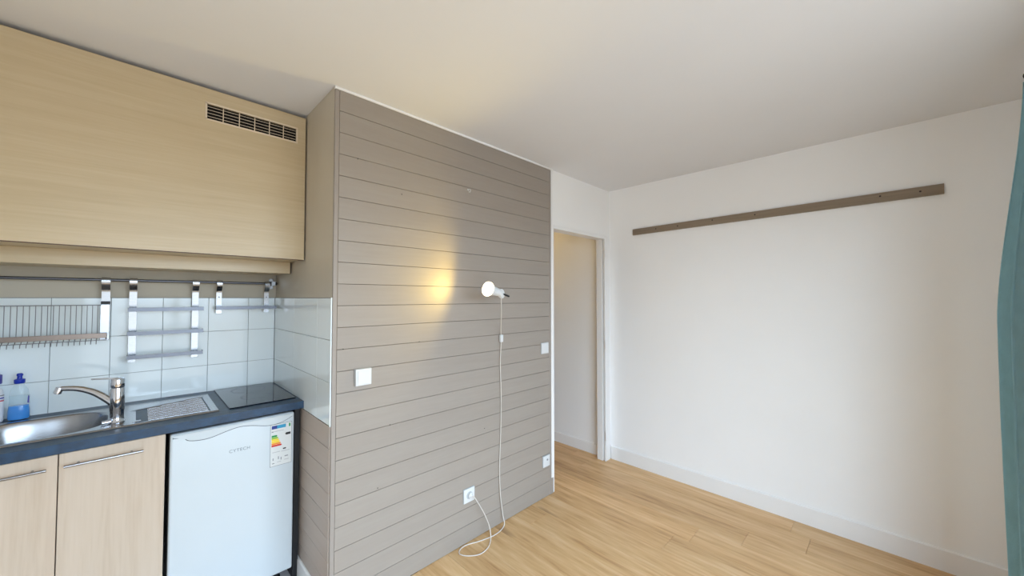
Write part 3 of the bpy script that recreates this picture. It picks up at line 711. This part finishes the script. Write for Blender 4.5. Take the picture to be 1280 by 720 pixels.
# ------------------------------------------------------------------ wooden strip on the right wall
cr_ = thing('wall_strip', 'long taupe wooden strip screwed high on the white right wall', 'wall strip', (XW, 0.69, 2.07))
V = []
for y_, za, zb_ in ((1.612, 2.066, 2.119), (-0.238, 2.079, 2.136)):
    for x_ in (XW - .016, XW - .0005): V += [(x_, y_, za), (x_, y_, zb_)]
link('strip', V, [[0, 1, 3, 2], [4, 5, 7, 6], [0, 1, 5, 4], [2, 3, 7, 6], [0, 2, 6, 4], [1, 3, 7, 5]], 'coat', cr_)
for y_, z_ in ((1.398, 2.097), (1.214, 2.096), (.949, 2.106), (.664, 2.103), (.016, 2.113), (-.148, 2.109)):
    lathe('screw_hole', [(0.005, 0), (0.0045, 0.0006)], 'hole', cr_, seg=10, axis=(-1, 0, 0), at=(XW - .0161, y_, z_))

# ------------------------------------------------------------------ curtain at the window, pulled to the right
YCT, ZTOP = -0.427, 2.374                       # rod line and height of the heading
ct = thing('curtain', 'teal blue fabric curtain gathered at the right edge beside the white wall', 'curtain', (2.38, YCT, 0.02))
NXc, NZc = 160, 48
def curt(u, v):
    """u 0..1 from the window side to the wall side, v 0..1 from hem to heading."""
    z = 0.03 + v * (ZTOP - 0.03)
    t = max(0.0, min(1.0, (ZTOP - z) / 0.95)); fl = t * t * (3 - 2 * t) * 0.55 + t * 0.45     # opens out below the gathered heading
    fl -= 0.10 * max(0.0, (1.0 - z))
    ph = u * 2 * math.pi * 3.25 + 0.30 * math.sin(v * 3.1 + u * 5) * (1 - v)
    amp = 0.018 + 0.034 * fl
    xx = 2.26 + 0.26 * u + 0.008 * math.sin(2 * ph) - 0.02 * (1 - u) * fl
    y = YCT - 0.03 * (1 - u) + 0.052 * fl * (0.1 + 0.9 * u) + amp * math.sin(ph)
    return (xx, y, z)
V, Fc = [], []
for jz in range(NZc + 1):
    for i in range(NXc + 1): V.append(curt(i / NXc, jz / NZc))
for jz in range(NZc):
    for i in range(NXc):
        a = jz * (NXc + 1) + i; Fc.append([a, a + 1, a + NXc + 2, a + NXc + 1])
cf = link('fabric', V, Fc, 'fabric', ct, 80)
sd = cf.modifiers.new('thickness', 'SOLIDIFY'); sd.thickness = 0.004; sd.offset = 0
rd = thing('curtain_rod', 'black curtain rod carrying the teal curtain', 'curtain rod', (0.5, YCT, 2.398))
for k in range(8):
    u = 0.03 + 0.96 * k / 7
    p = curt(u, 1.0)
    rg = [(p[0], YCT + 0.017 * math.cos(a * math.pi / 8), 2.398 + 0.017 * math.sin(a * math.pi / 8)) for a in range(17)]
    tube('curtain_ring', rg, 0.0025, 'black', rd, 6)
    tube('curtain_hook', [(p[0], YCT, 2.3745), (p[0], (p[1] + YCT) / 2, 2.366), (p[0], p[1], 2.359)], 0.002, 'black', ct, 6)
tube('rod', [(-0.7, YCT, 2.403), (2.52, YCT, 2.403)], 0.010, 'black', rd, 14)
for xx, d in ((2.52, 1), (-0.7, -1)):
    lathe('finial', [(0.010, 0), (0.016, 0.004), (0.018, 0.015), (0.012, 0.026), (0.003, 0.030)], 'black', rd, seg=16, axis=(d, 0, 0), at=(xx, YCT, 2.403))
for xx in (-0.6, 2.24):
    link('bracket', *join(tube_geo([(xx, YB + .001, 2.391), (xx, YCT, 2.391)], 0.006, 8), box_geo(xx - .012, xx + .012, YB + .0005, YB + .006, 2.355, 2.425)), 'black', rd)
